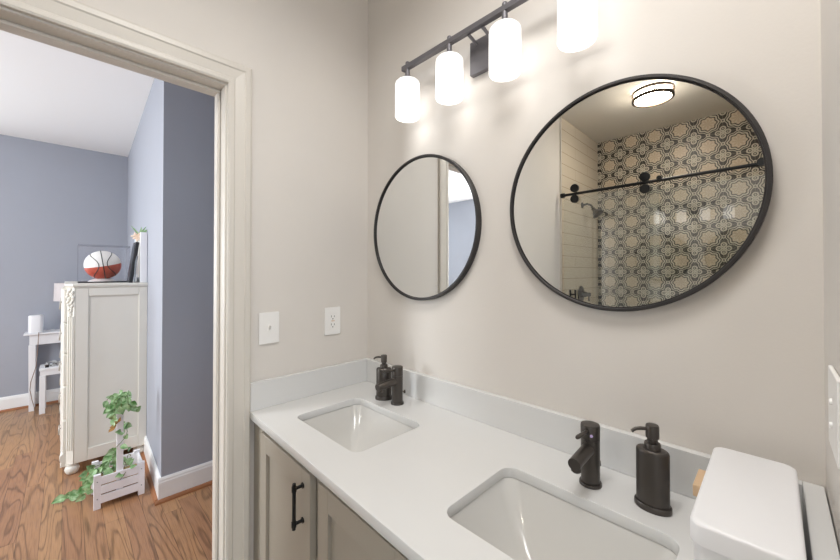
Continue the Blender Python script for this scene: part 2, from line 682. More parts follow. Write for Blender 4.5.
def casing(name, x_face, sx):
    """three legs of casing round the doorway; profile u runs away from the opening"""
    bm = BM()
    ins = .006

    def leg_points(u, v):
        yl, yr, zt = DR0 + ins + u, DR1 - ins - u, DH + ins + u
        x = x_face + sx * v
        return [(x, yl, 0), (x, yl, zt), (x, yr, zt), (x, yr, 0)]
    rows = [[bm.verts.new(p) for p in leg_points(u, v)] for u, v in PROF]
    n = len(rows)
    for i in range(n):
        j = (i + 1) % n
        for k in range(3):
            bm.faces.new((rows[i][k], rows[i][k + 1], rows[j][k + 1], rows[j][k]))
    bm.faces.new([r[0] for r in rows])
    bm.faces.new([r[3] for r in reversed(rows)])
    return struct(name, bm, M['trim'])


casing('trim_1', 0.0005, 1)
casing('trim_2', -TW - .0005, -1)
# jamb and stop
bm = BM()
box(bm, -TW, 0.0, DR0, DR0 + .018, 0, DH + .018)
box(bm, -TW, 0.0, DR1 - .018, DR1, 0, DH + .018)
box(bm, -TW, 0.0, DR1, DR0, DH, DH + .018)
struct('trim_3', bm, M['trim'], 0.0015)
bm = BM()
box(bm, -.085, -.050, DR0 - .011, DR0 - .0003, 0, DH - .011)
box(bm, -.085, -.050, DR1 + .0003, DR1 + .011, 0, DH - .011)
box(bm, -.085, -.050, DR1 + .0003, DR0 - .0003, DH - .011, DH - .0003)
struct('trim_4', bm, M['trim'], 0.003)

# baseboards and stained shoe moulding in the bedroom
BB = [(0, 0), (.015, 0), (.015, .115), (.012, .122), (.012, .130), (.006, .142), (0, .142)]
SHOE = [(.0152, 0), (.034, 0), (.032, .010), (.026, .017), (.0152, .020)]


def baseboard(name, p0, p1, out, mat=None, prof=BB, e0=0, e1=0):
    p0, p1 = Vector((p0[0], p0[1], 0)), Vector((p1[0], p1[1], 0))
    d = (p1 - p0).normalized()
    p0 = p0 - d * e0
    p1 = p1 + d * e1
    bm = BM()
    extrude_profile(bm, prof, p0, Vector((out[0], out[1], 0)).normalized(), (0, 0, 1), d, (p1 - p0).length)
    return struct(name, bm, mat or M['trim_cool'])


nx, ny = (CA[1] - CB[1]), (CB[0] - CA[0])
nl = math.hypot(nx, ny)
out_light = (-abs(nx) / nl * 1.0, ny / nl)
out_light = (0.036 * -1, -1.0)
baseboard('baseboard_closet_end', CA, (-1.30, 2.0), (1, 0), e0=.015)
baseboard('baseboard_closet_side', CA, (XF + .016, CB[1]), out_light)
baseboard('baseboard_far', (XF, CB[1] - .017), (XF, YW), (1, 0))
baseboard('trim_5', CA, (-1.30, 2.0), (1, 0), M['stained_wood'], SHOE, e0=.034)
baseboard('trim_6', CA, (XF + .035, CB[1]), out_light, M['stained_wood'], SHOE)
baseboard('trim_7', (XF, CB[1] - .036), (XF, YW), (1, 0), M['stained_wood'], SHOE)

# ------------------------------------------------------------------ vanity
ZC = 0.89
S1 = (0.165, 0.528, -0.432, -0.170)
S2 = (0.848, 1.214, -0.442, -0.186)


def slab_with_holes(name, outer, holes, z0, z1, bevel, mat, parent=None):
    cu = bpy.data.curves.new(name + '_outline', 'CURVE')
    cu.dimensions = '2D'
    cu.fill_mode = 'BOTH'
    cu.extrude = (z1 - z0) / 2
    for loop in [outer] + holes:
        sp = cu.splines.new('POLY')
        sp.points.add(len(loop) - 1)
        for p, (x, y) in zip(sp.points, loop):
            p.co = (x, y, 0, 1)
        sp.use_cyclic_u = True
    tmp = bpy.data.objects.new(name + '_tmp', cu)
    COL.objects.link(tmp)
    dg = bpy.context.evaluated_depsgraph_get()
    dg.update()
    me = bpy.data.meshes.new_from_object(tmp.evaluated_get(dg))
    bpy.data.objects.remove(tmp)
    bm = BM()
    bm.from_mesh(me)
    bpy.data.meshes.remove(me)
    bmesh.ops.remove_doubles(bm, verts=bm.verts[:], dist=1e-5)
    bmesh.ops.translate(bm, verts=bm.verts[:], vec=(0, 0, (z0 + z1) / 2))
    return obj(name, bm, mat, parent, bevel)


ct = thing('countertop', 'long white quartz vanity countertop with low upstands and two sink cutouts', 'countertop', (0.7, -0.275, 0.865))
slab_with_holes('slab', [(0.0015, -0.5262), (1.4, -0.566), (1.4, -0.001), (0.0015, -0.001)],
                [rrect(*S1, .030), rrect(*S2, .030)], 0.865, ZC, 0.002, M['quartz'], ct)
bm = BM(); box(bm, 0.0215, 1.372, -0.0205, -0.001, ZC + .0002, 0.990); obj('backsplash', bm, M['quartz'], ct, 0.0015)
bm = BM(); box(bm, 0.0015, 0.0213, -0.525, -0.001, ZC + .0002, 0.990); obj('backsplash', bm, M['quartz'], ct, 0.0015)
bm = BM(); box(bm, 1.3722, 1.4, -0.525, -0.001, ZC + .0002, 0.990); obj('backsplash', bm, M['quartz'], ct, 0.0015)


def sink(rect, label):
    x0, x1, y0, y1 = rect
    cx, cy = (x0 + x1) / 2, (y0 + y1) / 2
    w, d = (x1 - x0), (y1 - y0)
    t = thing('undermount_sink', label, 'sink', (cx, cy, 0.72), 'undermount sinks in the countertop')

    def ring(sw, sd, r, z, dy=0.0):
        return [(px, py, z) for px, py in rrect(cx - sw / 2, cx + sw / 2, cy - sd / 2 + dy, cy + sd / 2 + dy, r)]
    bm = BM()
    rings = [ring(w + .05, d + .05, .05, .864), ring(w + .004, d + .004, .034, .864), ring(w - .002, d - .002, .034, .858), ring(w - .012, d - .012, .036, .846),
             ring(w * .80, d * .76, .026, .80), ring(w * .54, d * .46, .018, .757), ring(w * .40, d * .30, .016, .742), ring(w * .22, d * .18, .016, .737), ring(.046, .046, .0229, .735)]
    outer = [ring(.046, .046, .0229, .725), ring(w * .45, d * .36, .034, .729), ring(w * .60, d * .52, .040, .745), ring(w * .86, d * .84, .045, .80), ring(w + .012, d + .012, .040, .846), ring(w + .05, d + .05, .05, .856)]
    loft(bm, rings + outer + [rings[0]], False, False)
    bmesh.ops.remove_doubles(bm, verts=bm.verts[:], dist=1e-5)
    obj('basin', bm, M['porcelain'], t, smooth=50)
    bm = BM()
    lathe(bm, [(.0225, .7255), (.0225, .7365), (.026, .7372), (.026, .739), (.018, .740), (.017, .744), (.004, .746)], (cx, cy, 0), 28)
    obj('drain', bm, M['bronze'], t, smooth=40)
    return t


sink(S1, 'farther white rectangular sink, in front of the corner soap pump and left faucet')
sink(S2, 'nearer white rectangular sink, cut off by the bottom edge of the photo')

# cabinet: carcass with face frame, shaker doors with bar pulls
YF = -0.518
cab = thing('vanity_cabinet', 'greige shaker vanity cabinet with black bar pull under the white countertop', 'cabinet', (0.7, -0.27, 0))
bm = BM()
box(bm, 0.008, 1.392, YF, -0.016, 0.10, 0.118)
box(bm, 0.008, 0.026, YF + .002, -0.016, 0.118, 0.8645)
box(bm, 1.374, 1.392, YF + .002, -0.016, 0.118, 0.8645)
box(bm, 0.026, 1.374, -0.026, -0.016, 0.118, 0.8645)
obj('body', bm, M['cabinet'], cab, 0.001)
bm = BM()
doors = [(0.128, 0.478), (0.522, 0.872), (0.916, 1.266)]
box(bm, 0.008, 0.150, YF, YF + .018, 0.118, 0.8645)
for a in ((0.458, 0.542), (0.852, 0.936), (1.246, 1.392)):
    box(bm, a[0], a[1], YF, YF + .018, 0.118, 0.8645)
for a, b_ in ((0.150, 0.458), (0.542, 0.852), (0.936, 1.246)):
    box(bm, a, b_, YF, YF + .018, 0.825, 0.8645)
    box(bm, a, b_, YF, YF + .018, 0.118, 0.150)
obj('face_frame', bm, M['cabinet'], cab)
bm = BM(); box(bm, 0.008, 1.392, -0.45, -0.435, 0.0, 0.0995); obj('toe_kick', bm, M['cabinet_dark'], cab)
YD = -0.538


def shaker_door(x0, x1, z0, z1):
    bm = BM()
    s = .047
    y1 = YF - .0012
    box(bm, x0, x0 + s, YD, y1, z0, z1)
    box(bm, x1 - s, x1, YD, y1, z0, z1)
    box(bm, x0 + s, x1 - s, YD, y1, z1 - .056, z1)
    box(bm, x0 + s, x1 - s, YD, y1, z0, z0 + .056)
    box(bm, x0 + s, x1 - s, YD + .010, y1, z0 + .056, z1 - .056)
    return obj('door', bm, M['cabinet'], cab, 0.0012)


def bar_pull(x, z0, z1, parent):
    bm = BM()
    yb = YD - .025
    tube(bm, [(x, yb, z0), (x, yb, z1)], .0048, 14)
    for z in (z0 + .014, z1 - .014):
        tube(bm, [(x, YD - .0002, z), (x, YD - .003, z), (x, YD - .0031, z), (x, yb, z)], [.0078, .0078, .0042, .0042], 14)
        lathe(bm, [(.0066, -.0065), (.0066, .0065)], (x, yb, z), 14)
    return obj('door_handle', bm, M['black_metal'], parent, smooth=40)


for i, (a, b_) in enumerate(doors):
    d = shaker_door(a, b_, 0.125, 0.853)
    bar_pull(b_ - .040 if i == 0 else (a + .04 if i == 2 else b_ - .04), 0.703, 0.824, d)

cab.location = (0.7, -0.273, 0)
cab.rotation_euler = (0, 0, -0.020)

# ------------------------------------------------------------------ faucets and soap pumps


def faucet(x, y, label, dot):
    t = thing('faucet', label, 'faucet', (x, y, ZC), 'single lever faucets on the countertop')
    z = ZC
    bm = BM(); lathe(bm, [(.0245, 0), (.0245, .004), (.0235, .0066), (.021, .007)], (x, y, z + .0003), 36); obj('base_ring', bm, M['bronze'], t, smooth=35)
    bm = BM(); lathe(bm, [(.0205, .0074), (.0205, .106)], (x, y, z), 40); obj('body', bm, M['bronze'], t, smooth=35)
    bm = BM(); lathe(bm, [(.0200, .1062), (.0208, .1072), (.0210, .1365), (.0200, .1395), (.014, .1405), (.001, .1408)], (x, y, z), 40)
    cap = obj('handle_cap', bm, M['bronze'], t, smooth=35)
    bm = BM(); tube(bm, [(x, y - .012, z + .1265), (x, y - .04, z + .130), (x, y - .074, z + .133), (x, y - .079, z + .133)], [.0044, .0044, .0048, .0036], 14)
    obj('lever', bm, M['bronze'], cap, smooth=40)
    if dot:
        bm = BM(); lathe(bm, [(.0036, 0), (.0034, -.0012), (.001, -.0014)], (x + .009, y - .0186, z + .1195), 14, axis='y'); obj('indicator', bm, M['indicator'], cap)
    bm = BM()
    tube(bm, [(x, y - .010, z + .086), (x, y - .058, z + .0830), (x, y - .095, z + .0800)], [.0142, .0138, .0134], 22)
    lathe(bm, [(.0095, -.019), (.0108, -.018), (.0108, -.004)], (x, y - .0835, z + .0810), 20)
    sp = obj('spout', bm, M['bronze'], t, smooth=40)
    bm = BM(); lathe(bm, [(.0082, -.0205), (.0082, -.0188)], (x, y - .0835, z + .0810), 18); obj('aerator', bm, M['black_metal'], sp)
    bm = BM()
    tube(bm, [(x + .006, y + .017, z + .042), (x + .010, y + .028, z + .043)], .0022, 10)
    tube(bm, [(x + .010, y + .028, z + .036), (x + .010, y + .028, z + .047)], [.0042, .0036], 12)
    obj('lift_knob', bm, M['bronze'], t, smooth=40)
    return t


faucet(0.327, -0.104, 'farther dark bronze single-lever faucet beside the soap pump near the corner', False)
faucet(1.029, -0.120, 'nearer dark bronze single-lever faucet behind the near sink', True)


def soap_pump(x, y, label, sc=1.0, rot=0.0):
    t = thing('soap_dispenser', label, 'soap dispenser', (x, y, ZC), 'dark oval soap dispensers')
    z = ZC + .0002
    A, B = .0290, .0200
    cr, sr = math.cos(rot), math.sin(rot)
    s = sc

    def ov(prof):
        bm = BM()
        rings = []
        for k_, h in prof:
            loop = [((A + k_) * s * math.cos(2 * PI * i / 48), (B + k_) * s * math.sin(2 * PI * i / 48)) for i in range(48)]
            rings.append([(x + a * cr - c * sr, y + a * sr + c * cr, z + h * s) for a, c in loop])
        loft(bm, rings, True, True)
        return bm
    obj('bottle', ov([(0, .0122), (0, .112), (-.001, .1155), (-.003, .1175), (-.006, .118)]), M['bronze'], t, smooth=35)
    obj('base_ring', ov([(.003, 0), (.0035, .002), (.0035, .010), (.0025, .012), (0, .0121)]), M['bronze'], t, smooth=35)
    bm = BM(); lathe(bm, [(.0145 * s, .1181 * s), (.0145 * s, .128 * s), (.0135 * s, .130 * s), (.0075 * s, .1302 * s), (.0075 * s, .1345 * s)], (x, y, z), 30); obj('collar', bm, M['bronze'], t, smooth=35)
    bm = BM(); lathe(bm, [(.0095 * s, .1346 * s), (.0095 * s, .139 * s), (.0118 * s, .140 * s), (.0118 * s, .163 * s), (.0105 * s, .1655 * s), (.002 * s, .1665 * s)], (x, y, z), 30); pump = obj('pump_head', bm, M['bronze'], t, smooth=35)
    dx, dy = -.80, -.60
    pts = [(x + dx * q * s, y + dy * q * s, z + h * s) for q, h in ((.010, .157), (.022, .1575), (.031, .156), (.036, .153), (.039, .150))]
    bm = BM(); tube(bm, pts, [.0036 * s, .0036 * s, .0034 * s, .0032 * s, .003 * s], 12); obj('nozzle', bm, M['bronze'], pump, smooth=50)
    return t


soap_pump(0.252, -0.108, 'dark bronze pump soap dispenser in the corner behind the farther faucet', 1.03, PI / 4)
soap_pump(1.153, -0.116, 'dark bronze oval pump soap dispenser beside the white lidded box', 1.05)

# ------------------------------------------------------------------ white lidded box with wooden side handles
bx = thing('storage_box', 'white plastic lidded box with wooden side handle on the countertop end', 'box', (1.302, -0.21, ZC))
BX0, BX1, BY0, BY1 = 1.248, 1.364, -0.362, -0.050
bm = BM()
rr = [(0.012, 0), (0.004, .0006), (0.0, .006), (0.0, .108)]
loft(bm, [[(px, py, ZC + .0003 + h) for px, py in rrect(BX0 + .004 + k, BX1 - .004 - k, BY0 + .004 + k, BY1 - .004 - k, .015)] for k, h in ((.005, 0), (.001, .003), (0, .008), (0, .1105))], True, True)
obj('body', bm, M['box_plastic'], bx, smooth=40)
bm = BM()
loft(bm, [[(px, py, ZC + h) for px, py in rrect(BX0 + k, BX1 - k, BY0 + k, BY1 - k, .017)] for k, h in ((.001, .1115), (0, .1125), (0, .138), (.0008, .1405), (.0026, .142), (.006, .1428))], True, True)
obj('lid', bm, M['box_plastic'], bx, smooth=40)
bm = BM(); box(bm, BX0 - .020, BX0 + .0035, -0.172, -0.098, ZC + .083, ZC + .1045); obj('handle', bm, M['light_wood'], bx, 0.0015)['label'] = 'light wooden handle'

# ------------------------------------------------------------------ mirrors


def round_mirror(x, z, r, label):
    t = thing('round_mirror', label, 'mirror', (x, -0.012, z), 'round black framed wall mirrors')
    bm = BM()
    lathe(bm, [(r - .011, -.0006), (r, -.0006), (r, -.024), (r - .0012, -.0252), (r - .0068, -.0252), (r - .008, -.024), (r - .008, -.0185), (r - .011, -.0185), (r - .011, -.0006)], (x, 0, z), 128, axis='y', caps=False)
    bmesh.ops.remove_doubles(bm, verts=bm.verts[:], dist=1e-6)
    obj('frame', bm, M['frame_metal'], t, smooth=35)
    bm = BM()
    lathe(bm, [(r - .0112, -.002), (r - .0112, -.0182)], (x, 0, z), 128, axis='y')
    obj('glass', bm, M['mirror'], t)
    return t


round_mirror(0.3577, 1.386 + .1711, .2814, 'round black framed mirror nearer the corner, reflecting the doorway')
round_mirror(1.0486, 1.386 + .1902, .2886, 'round black framed mirror on the right, reflecting patterned shower tile')

# ------------------------------------------------------------------ vanity light
YB = -0.066
LX = [0.342, 0.5525, 0.770, 0.982]
M['opal'] = emit_mat('opal_glass', SHADE_STRENGTH, (1.0, 0.965, 0.925, 1), (2.035, 2.095, 0.66))
vl = thing('vanity_light', 'grey metal bar light with four white glass cylinder shades above mirrors', 'light fixture', (0.662, 0, 2.11))
bm = BM(); box(bm, 0.605, 0.719, -0.020, -0.0005, 2.055, 2.168); obj('backplate', bm, M['fixture_metal'], vl, 0.002)
for x in (0.635, 0.689):
    bm = BM(); tube(bm, [(x, -0.0202, 2.150), (x, YB, 2.162)], .0055, 14); obj('arm', bm, M['fixture_metal'], vl, smooth=40)
bm = BM(); box(bm, 0.316, 1.008, YB - .009, YB + .009, 2.166, 2.184); obj('bar', bm, M['fixture_metal'], vl, 0.0015)
for x in LX:
    base = base_of(vl)
    bm = BM()
    r = .0475
    prof = [(.016, 2.1228), (r - .018, 2.1222), (r - .008, 2.1195), (r - .002, 2.113), (r, 2.105), (r, 1.984), (r - .002, 1.979), (r - .006, 1.977), (.004, 1.9765)]
    lathe(bm, prof, (x, YB, 0), 40)
    o = obj('lamp_shade', bm, M['opal'], vl, smooth=50)
    bm = BM(); lathe(bm, [(.031, 2.1230), (.0315, 2.1262), (.027, 2.1295), (.013, 2.1325), (.009, 2.136), (.009, 2.1658)], (x, YB, 0), 32); obj('socket_cup', bm, M['fixture_metal'], vl, smooth=40)
    bm = BM(); lathe(bm, [(.0085, 2.1842), (.0085, 2.192), (.0070, 2.1945), (.001, 2.1952)], (x, YB, 0), 20); obj('finial', bm, M['fixture_metal'], vl, smooth=40)
    ld = bpy.data.lights.new('bulb_light', 'AREA')          # the bulb shining out of the open lower end of the glass
    ld.shape = 'DISK'
    ld.size = .078
    ld.energy = BULB_WATTS
    ld.color = (1.0, 0.965, 0.92)
    ld.spread = 2.9
    lo_ = bpy.data.objects.new('bulb_light', ld)
    lo_.location = (x, YB, 1.9755)
    COL.objects.link(lo_)

# ------------------------------------------------------------------ wall plates


def wall_plate(name, label, cat, axis_x, yc, zc, w, h, sgn=1):
    t = thing(name, label, cat, (axis_x, yc, zc))
    bm = BM()
    a, b_ = sorted((axis_x + sgn * .0006, axis_x + sgn * .0062))
    box(bm, a, b_, yc - w / 2, yc + w / 2, zc - h / 2, zc + h / 2)
    obj('plate', bm, M['white_plastic'], t, 0.0022, seg=3)
    return t


sw = wall_plate('light_switch', 'single white toggle switch plate beside the door casing', 'light switch', 0.0, -0.455, 1.178, .075, .116)
bm = BM(); box(bm, 0.0061, 0.0070, -0.4605, -0.4495, 1.166, 1.190); obj('toggle_slot', bm, M['white_plastic'], sw)
bm = BM()
extrude_profile(bm, [(0.0064, 1.171), (0.0064, 1.181), (0.016, 1.1905), (0.0185, 1.187)], (0, -0.4585, 0), (1, 0, 0), (0, 0, 1), (0, 1, 0), .007)
obj('toggle', bm, M['white_plastic'], sw, 0.0008)
for z in (1.148, 1.208):
    bm = BM(); lathe(bm, [(.0028, .0061), (.0025, .0068), (.0005, .007)], (0, -0.455, z), 12, axis='x')
    obj('screw', bm, M['white_plastic'], sw)

ou = wall_plate('power_outlet', 'white double power outlet plate near the corner above the counter', 'power outlet', 0.0, -0.187, 1.178, .075, .116)
bm = BM(); box(bm, 0.0061, 0.0076, -0.2035, -0.1705, 1.1445, 1.2115); obj('receptacle', bm, M['white_plastic'], ou, 0.0008)
bm = BM()
for zc in (1.1955, 1.1615):
    box(bm, .0074, .0080, -0.1955, -0.1935, zc - .002, zc + .0065)
    box(bm, .0074, .0080, -0.1815, -0.1795, zc - .002, zc + .0055)
    lathe(bm, [(.0026, .0074), (.0026, .0080)], (0, -0.1875, zc - .0085), 12, axis='x')
obj('slots', bm, M['slot'], ou)
bm = BM(); box(bm, .0074, .0084, -0.194, -0.188, 1.1765, 1.1805); box(bm, .0074, .0084, -0.186, -0.180, 1.1765, 1.1805); obj('test_button', bm, M['light_wood'], ou)

pl = wall_plate('wall_plate', 'white wall plate with two small raised screws at the right photo edge', 'wall plate', 1.402, -0.207, 1.182, .117, .118, -1)
for z in (1.197, 1.163):
    bm = BM(); lathe(bm, [(.0048, -.0061), (.0044, -.0090), (.0010, -.0096)], (1.402, -0.203, z), 14, axis='x')
    obj('screw', bm, M['white_plastic'], pl, smooth=40)

# ------------------------------------------------------------------ shower side (seen in the mirror)
tub = thing('bathtub', 'white bathtub in the tiled shower alcove behind sliding glass', 'bathtub', (0.78, -2.58, 0))
bm = BM()
o_ = rrect(0.016, 1.546, -3.031, -2.13, .02)
i_ = rrect(0.10, 1.45, -2.95, -2.21, .12)
i2 = rrect(0.20, 1.36, -2.88, -2.28, .14)
loft(bm, [[(x, y, 0.001) for x, y in o_], [(x, y, .46) for x, y in o_], [(x, y, .46) for x, y in i_], [(x, y, .12) for x, y in i2]], False, True)
obj('shell', bm, M['porcelain'], tub, smooth=35)
for nm, x0, x1, y0 in (('sliding', 0.045, 0.745, -2.098), ('fixed', 0.66, 1.545, -2.150)):
    bm = BM(); box(bm, x0, x1, y0 - .004, y0 + .004, 0.475, 2.02 if nm == 'sliding' else 2.00)
    if nm == 'sliding':
        sd = thing('shower_door', 'clear sliding glass shower door panel hung from black rollers', 'shower door', (0.39, -2.098, 0.475))
        obj('glass', bm, M['shower_glass'], sd)
        for x in (0.149, 0.660):
            for z in (2.045 + .046, 2.047 - .046):
                b2 = BM(); lathe(b2, [(.032, -.012), (.034, -.010), (.034, .010), (.032, .012)], (x, -2.072, z), 28, axis='y'); obj('roller', b2, M['black_metal'], sd, smooth=40)
        b2 = BM()
        for hx in (0.110, 0.152):
            tube(b2, [(hx, -2.070, 1.156), (hx, -2.070, 1.236)], .0075, 14)
        tube(b2, [(0.110, -2.070, 1.196), (0.152, -2.070, 1.196)], .006, 12)
        tube(b2, [(0.131, -2.0935, 1.196), (0.131, -2.070, 1.196)], .006, 12)
        obj('door_pull', b2, M['black_metal'], sd, smooth=40)
    else:
        fx = thing('glass_screen', 'clear fixed glass shower panel on the right half of tub', 'glass panel', (1.1, -2.15, 0.475))
        obj('glass', bm, M['shower_glass'], fx)
rl = thing('shower_rail', 'thin black horizontal rail carrying the sliding shower door', 'rail', (0.78, -2.072, 2.055))
bm = BM(); tube(bm, [(0.034, -2.072, 2.043), (1.548, -2.072, 2.056)], .0115, 16); obj('bar', bm, M['black_metal'], rl, smooth=40)
bm = BM(); lathe(bm, [(.020, 0), (.020, .030)], (0.033, -2.072, 2.043), 20, axis='x'); obj('end_bracket', bm, M['black_metal'], rl, smooth=40)
for x, rr_ in ((0.752, .017), (1.285, .024)):
    bm = BM(); lathe(bm, [(rr_, -.03), (rr_, .016)], (x, -2.072, 2.064), 20, axis='y'); obj('stop', bm, M['black_metal'], rl, smooth=40)

sh = thing('overhead_shower', 'dark bronze shower head on a bent arm from the white tile wall', 'shower head', (0.012, -2.6, 2.03))
bm = BM(); lathe(bm, [(.030, .0004), (.028, .006), (.014, .012)], (0.012, -2.6, 2.035), 24, axis='x'); obj('flange', bm, M['black_metal'], sh, smooth=40)
bm = BM(); tube(bm, [(0.022, -2.6, 2.035), (0.06, -2.6, 2.042), (0.095, -2.6, 2.025), (0.118, -2.6, 1.985)], .0095, 14); obj('arm', bm, M['black_metal'], sh, smooth=60)
bm = BM()
dv = Vector((0.62, 0, -0.78)).normalized()
p = Vector((0.112, -2.6, 1.992))
tube(bm, [p, p + dv * .03, p + dv * .04, p + dv * .075, p + dv * .082], [.016, .018, .030, .052, .050], 28); obj('head', bm, M['black_metal'], sh, smooth=40)
va = thing('shower_valve', 'dark bronze round shower valve with lever on the white tile wall', 'shower valve', (0.012, -2.56, 1.172))
bm = BM(); lathe(bm, [(.080, .0004), (.078, .006), (.05, .012)], (0.012, -2.56, 1.172), 36, axis='x'); obj('escutcheon', bm, M['black_metal'], va, smooth=40)
bm = BM(); lathe(bm, [(.028, .0121), (.026, .045), (.018, .062), (.018, .085), (.014, .09)], (0.012, -2.56, 1.172), 24, axis='x'); tube(bm, [(0.085, -2.56, 1.172), (0.088, -2.56, 1.11)], .007, 12); obj('handle', bm, M['black_metal'], va, smooth=40)

M['diffuser'] = emit_mat('lamp_diffuser', CEILING_LAMP_STRENGTH, (1.0, 0.91, 0.78, 1))
LC = (0.702, -2.13)
cl = thing('ceiling_light', 'round flush ceiling light with white diffuser and two bronze rings', 'ceiling light', (LC[0], LC[1], CEIL))
bm = BM(); lathe(bm, [(.10, CEIL - .0004), (.10, CEIL - .016)], (LC[0], LC[1], 0), 48); obj('base_plate', bm, M['white_plastic'], cl)
bm = BM(); lathe(bm, [(.112, CEIL - .0165), (.118, CEIL - .03), (.118, CEIL - .064), (.112, CEIL - .072), (.06, CEIL - .080), (.004, CEIL - .082)], (LC[0], LC[1], 0), 48); obj('diffuser', bm, M['diffuser'], cl, smooth=50)
for z in (CEIL - .028, CEIL - .074):
    bm = BM(); lathe(bm, [(.119, z - .011), (.135, z - .011), (.135, z + .008), (.119, z + .008), (.119, z - .011)], (LC[0], LC[1], 0), 64, caps=False); bmesh.ops.remove_doubles(bm, verts=bm.verts[:], dist=1e-6); obj('ring', bm, M['lamp_bronze'], cl, smooth=35)
for k in range(4):
    a = PI / 4 + k * PI / 2 + .5
    bm = BM(); tube(bm, [(LC[0] + .128 * math.cos(a), LC[1] + .128 * math.sin(a), CEIL - .0345), (LC[0] + .128 * math.cos(a), LC[1] + .128 * math.sin(a), CEIL - .0675)], .0042, 10); obj('post', bm, M['lamp_bronze'], cl)

# ------------------------------------------------------------------ bedroom: chest of drawers
CX1, CX0 = -2.055, -3.05
CY0, CY1 = -0.979, -0.5465        # front plane, back plane
chest = thing('chest_of_drawers', 'tall cream painted chest of drawers with carved corners and panelled side', 'chest of drawers', (-2.55, -0.76, 0))
ZB, ZT = 0.075, 1.275
bm = BM()
prism(bm, [(CX1 - .012, -0.940), (CX1 - .012, CY1), (CX0, CY1), (CX0, CY0 + .003), (CX1 - .05, CY0 + .003)], ZB, ZT)
obj('carcass', bm, M['chest_paint'], chest)
# side frame and panel (facing the doorway)
bm = BM()
ya, yb_, st = -0.943, CY1, .052
sx0, sx1 = CX1 - .012, CX1
box(bm, sx0, sx1, ya, ya + st + .016, ZB, ZT)
box(bm, sx0, sx1, yb_ - st, yb_, ZB, ZT)
box(bm, sx0, sx1, ya + st + .016, yb_ - st, ZT - .058, ZT)
box(bm, sx0, sx1, ya + st + .016, yb_ - st, ZB, ZB + .085)
obj('side_frame', bm, M['chest_paint'], chest, 0.004)
# canted corner post with flutes
bm = BM()
prism(bm, [(CX1 + .002, -0.946), (CX1 - .006, -0.9425), (CX1 - .036, -0.974), (CX1 - .031, -0.982)], ZB, ZT)
obj('corner_post', bm, M['chest_paint'], chest, 0.002)
bm = BM()
for k in range(3):
    q = .22 + .28 * k
    px, py = CX1 + .003 + (-.033) * q, -0.947 + (-.036) * q
    tube(bm, [(px, py, .17), (px, py, 1.08)], .0052, 8)
obj('fluting', bm, M['chest_paint'], chest, smooth=60)
bm = BM()
for k in range(26):
    z = 1.262 - .0072 * k
    sp_ = (1 - abs(k - 7) / 22.0)
    q = .5 + .42 * sp_ * math.sin(k * 2.4)
    px, py = CX1 + .003 - .033 * q, -0.949 - .036 * q
    r = .0105 * (.55 + .5 * sp_)
    mtx = Matrix.Translation((px, py, z)) @ Matrix.Rotation(random.uniform(-.6, .6), 4, 'X') @ Matrix.Diagonal((.8, .8, 1.35, 1))
    bmesh.ops.create_icosphere(bm, subdivisions=2, radius=r, matrix=mtx)
obj('carved_ornament', bm, M['chest_paint'], chest, smooth=80)
bm = BM()
TP = [(0, 0), (.016, .001), (.020, .010), (.026, .014), (.026, .028), (.022, .031), (0, .031)]
loft(bm, [[(px, py, h) for px, py in [(CX1 + k, -0.946 - k * .7), (CX1 + k, CY1 + .008), (CX0 - k, CY1 + .008), (CX0 - k, CY0 - .004 - k), (CX1 - .045 + k * .4, CY0 - .004 - k)]] for k, h in ((.0, 1.2755), (.005, 1.279), (.007, 1.287), (.013, 1.290), (.013, 1.302), (.010, 1.3045))], True, True)
obj('top', bm, M['chest_paint'], chest)
heights = [(.15, .37), (.38, .60), (.61, .82), (.83, 1.03), (1.04, 1.262)]
for z0, z1 in heights:
    bm = BM()
    n = 14
    xs = [CX0 + .06 + (CX1 - .042 - CX0 - .06) * i / n for i in range(n + 1)]
    poly = [(x, CY0 + .002) for x in reversed(xs)] + [(x, CY0 - .020 - .014 * math.sin(PI * i / n)) for i, x in enumerate(xs)]
    prism(bm, poly, z0, z1)
    dr = obj('drawer', bm, M['chest_paint'], chest, 0.005)
    for hx in (-2.28, -2.82):
        zz = (z0 + z1) / 2
        i = (hx - xs[0]) / (xs[-1] - xs[0])
        yf = CY0 - .020 - .014 * math.sin(PI * i)
        bm = BM()
        tube(bm, [(hx - .04, yf + .001, zz + .02), (hx - .04, yf - .008, zz + .02), (hx - .038, yf - .010, zz - .01), (hx - .02, yf - .0105, zz - .028), (hx + .02, yf - .0105, zz - .028), (hx + .038, yf - .010, zz - .01), (hx + .04, yf - .008, zz + .02), (hx + .04, yf + .001, zz + .02)], .0042, 8)
        obj('handle', bm, M['pewter'], dr, smooth=60)
# scrolled apron and bun feet
bm = BM()
n = 24
pts = []
for i in range(n + 1):
    q = i / n
    pts.append((CX0 + .03 + (CX1 - .05 - CX0 - .03) * q, .075 + .035 * math.sin(2 * PI * q * 2) ** 2 - .02 * math.cos(2 * PI * q)))
lo = [bm.verts.new((x, CY0 - .03, z)) for x, z in pts] + [bm.verts.new((x, CY0 - .012, .145)) for x, z in reversed(pts)]
hi = [bm.verts.new((v.co.x, v.co.y + .028, v.co.z)) for v in lo]
bm.faces.new(lo); bm.faces.new(list(reversed(hi)))
for i in range(len(lo)):
    j = (i + 1) % len(lo)
    bm.faces.new((lo[i], hi[i], hi[j], lo[j]))
obj('apron', bm, M['chest_paint'], chest, smooth=40)
bm = BM()
prof = [(CY0 + .002, .150), (CY0 - .014, .148), (CY0 - .028, .135), (CY0 - .034, .115), (CY0 - .030, .095), (CY0 - .012, .080), (CY0 + .0, .076), (CY0 + .03, .076), (CY0 + .03, .150)]
extrude_profile(bm, prof, (CX1 - .105, 0, 0), (0, 1, 0), (0, 0, 1), (1, 0, 0), .062)
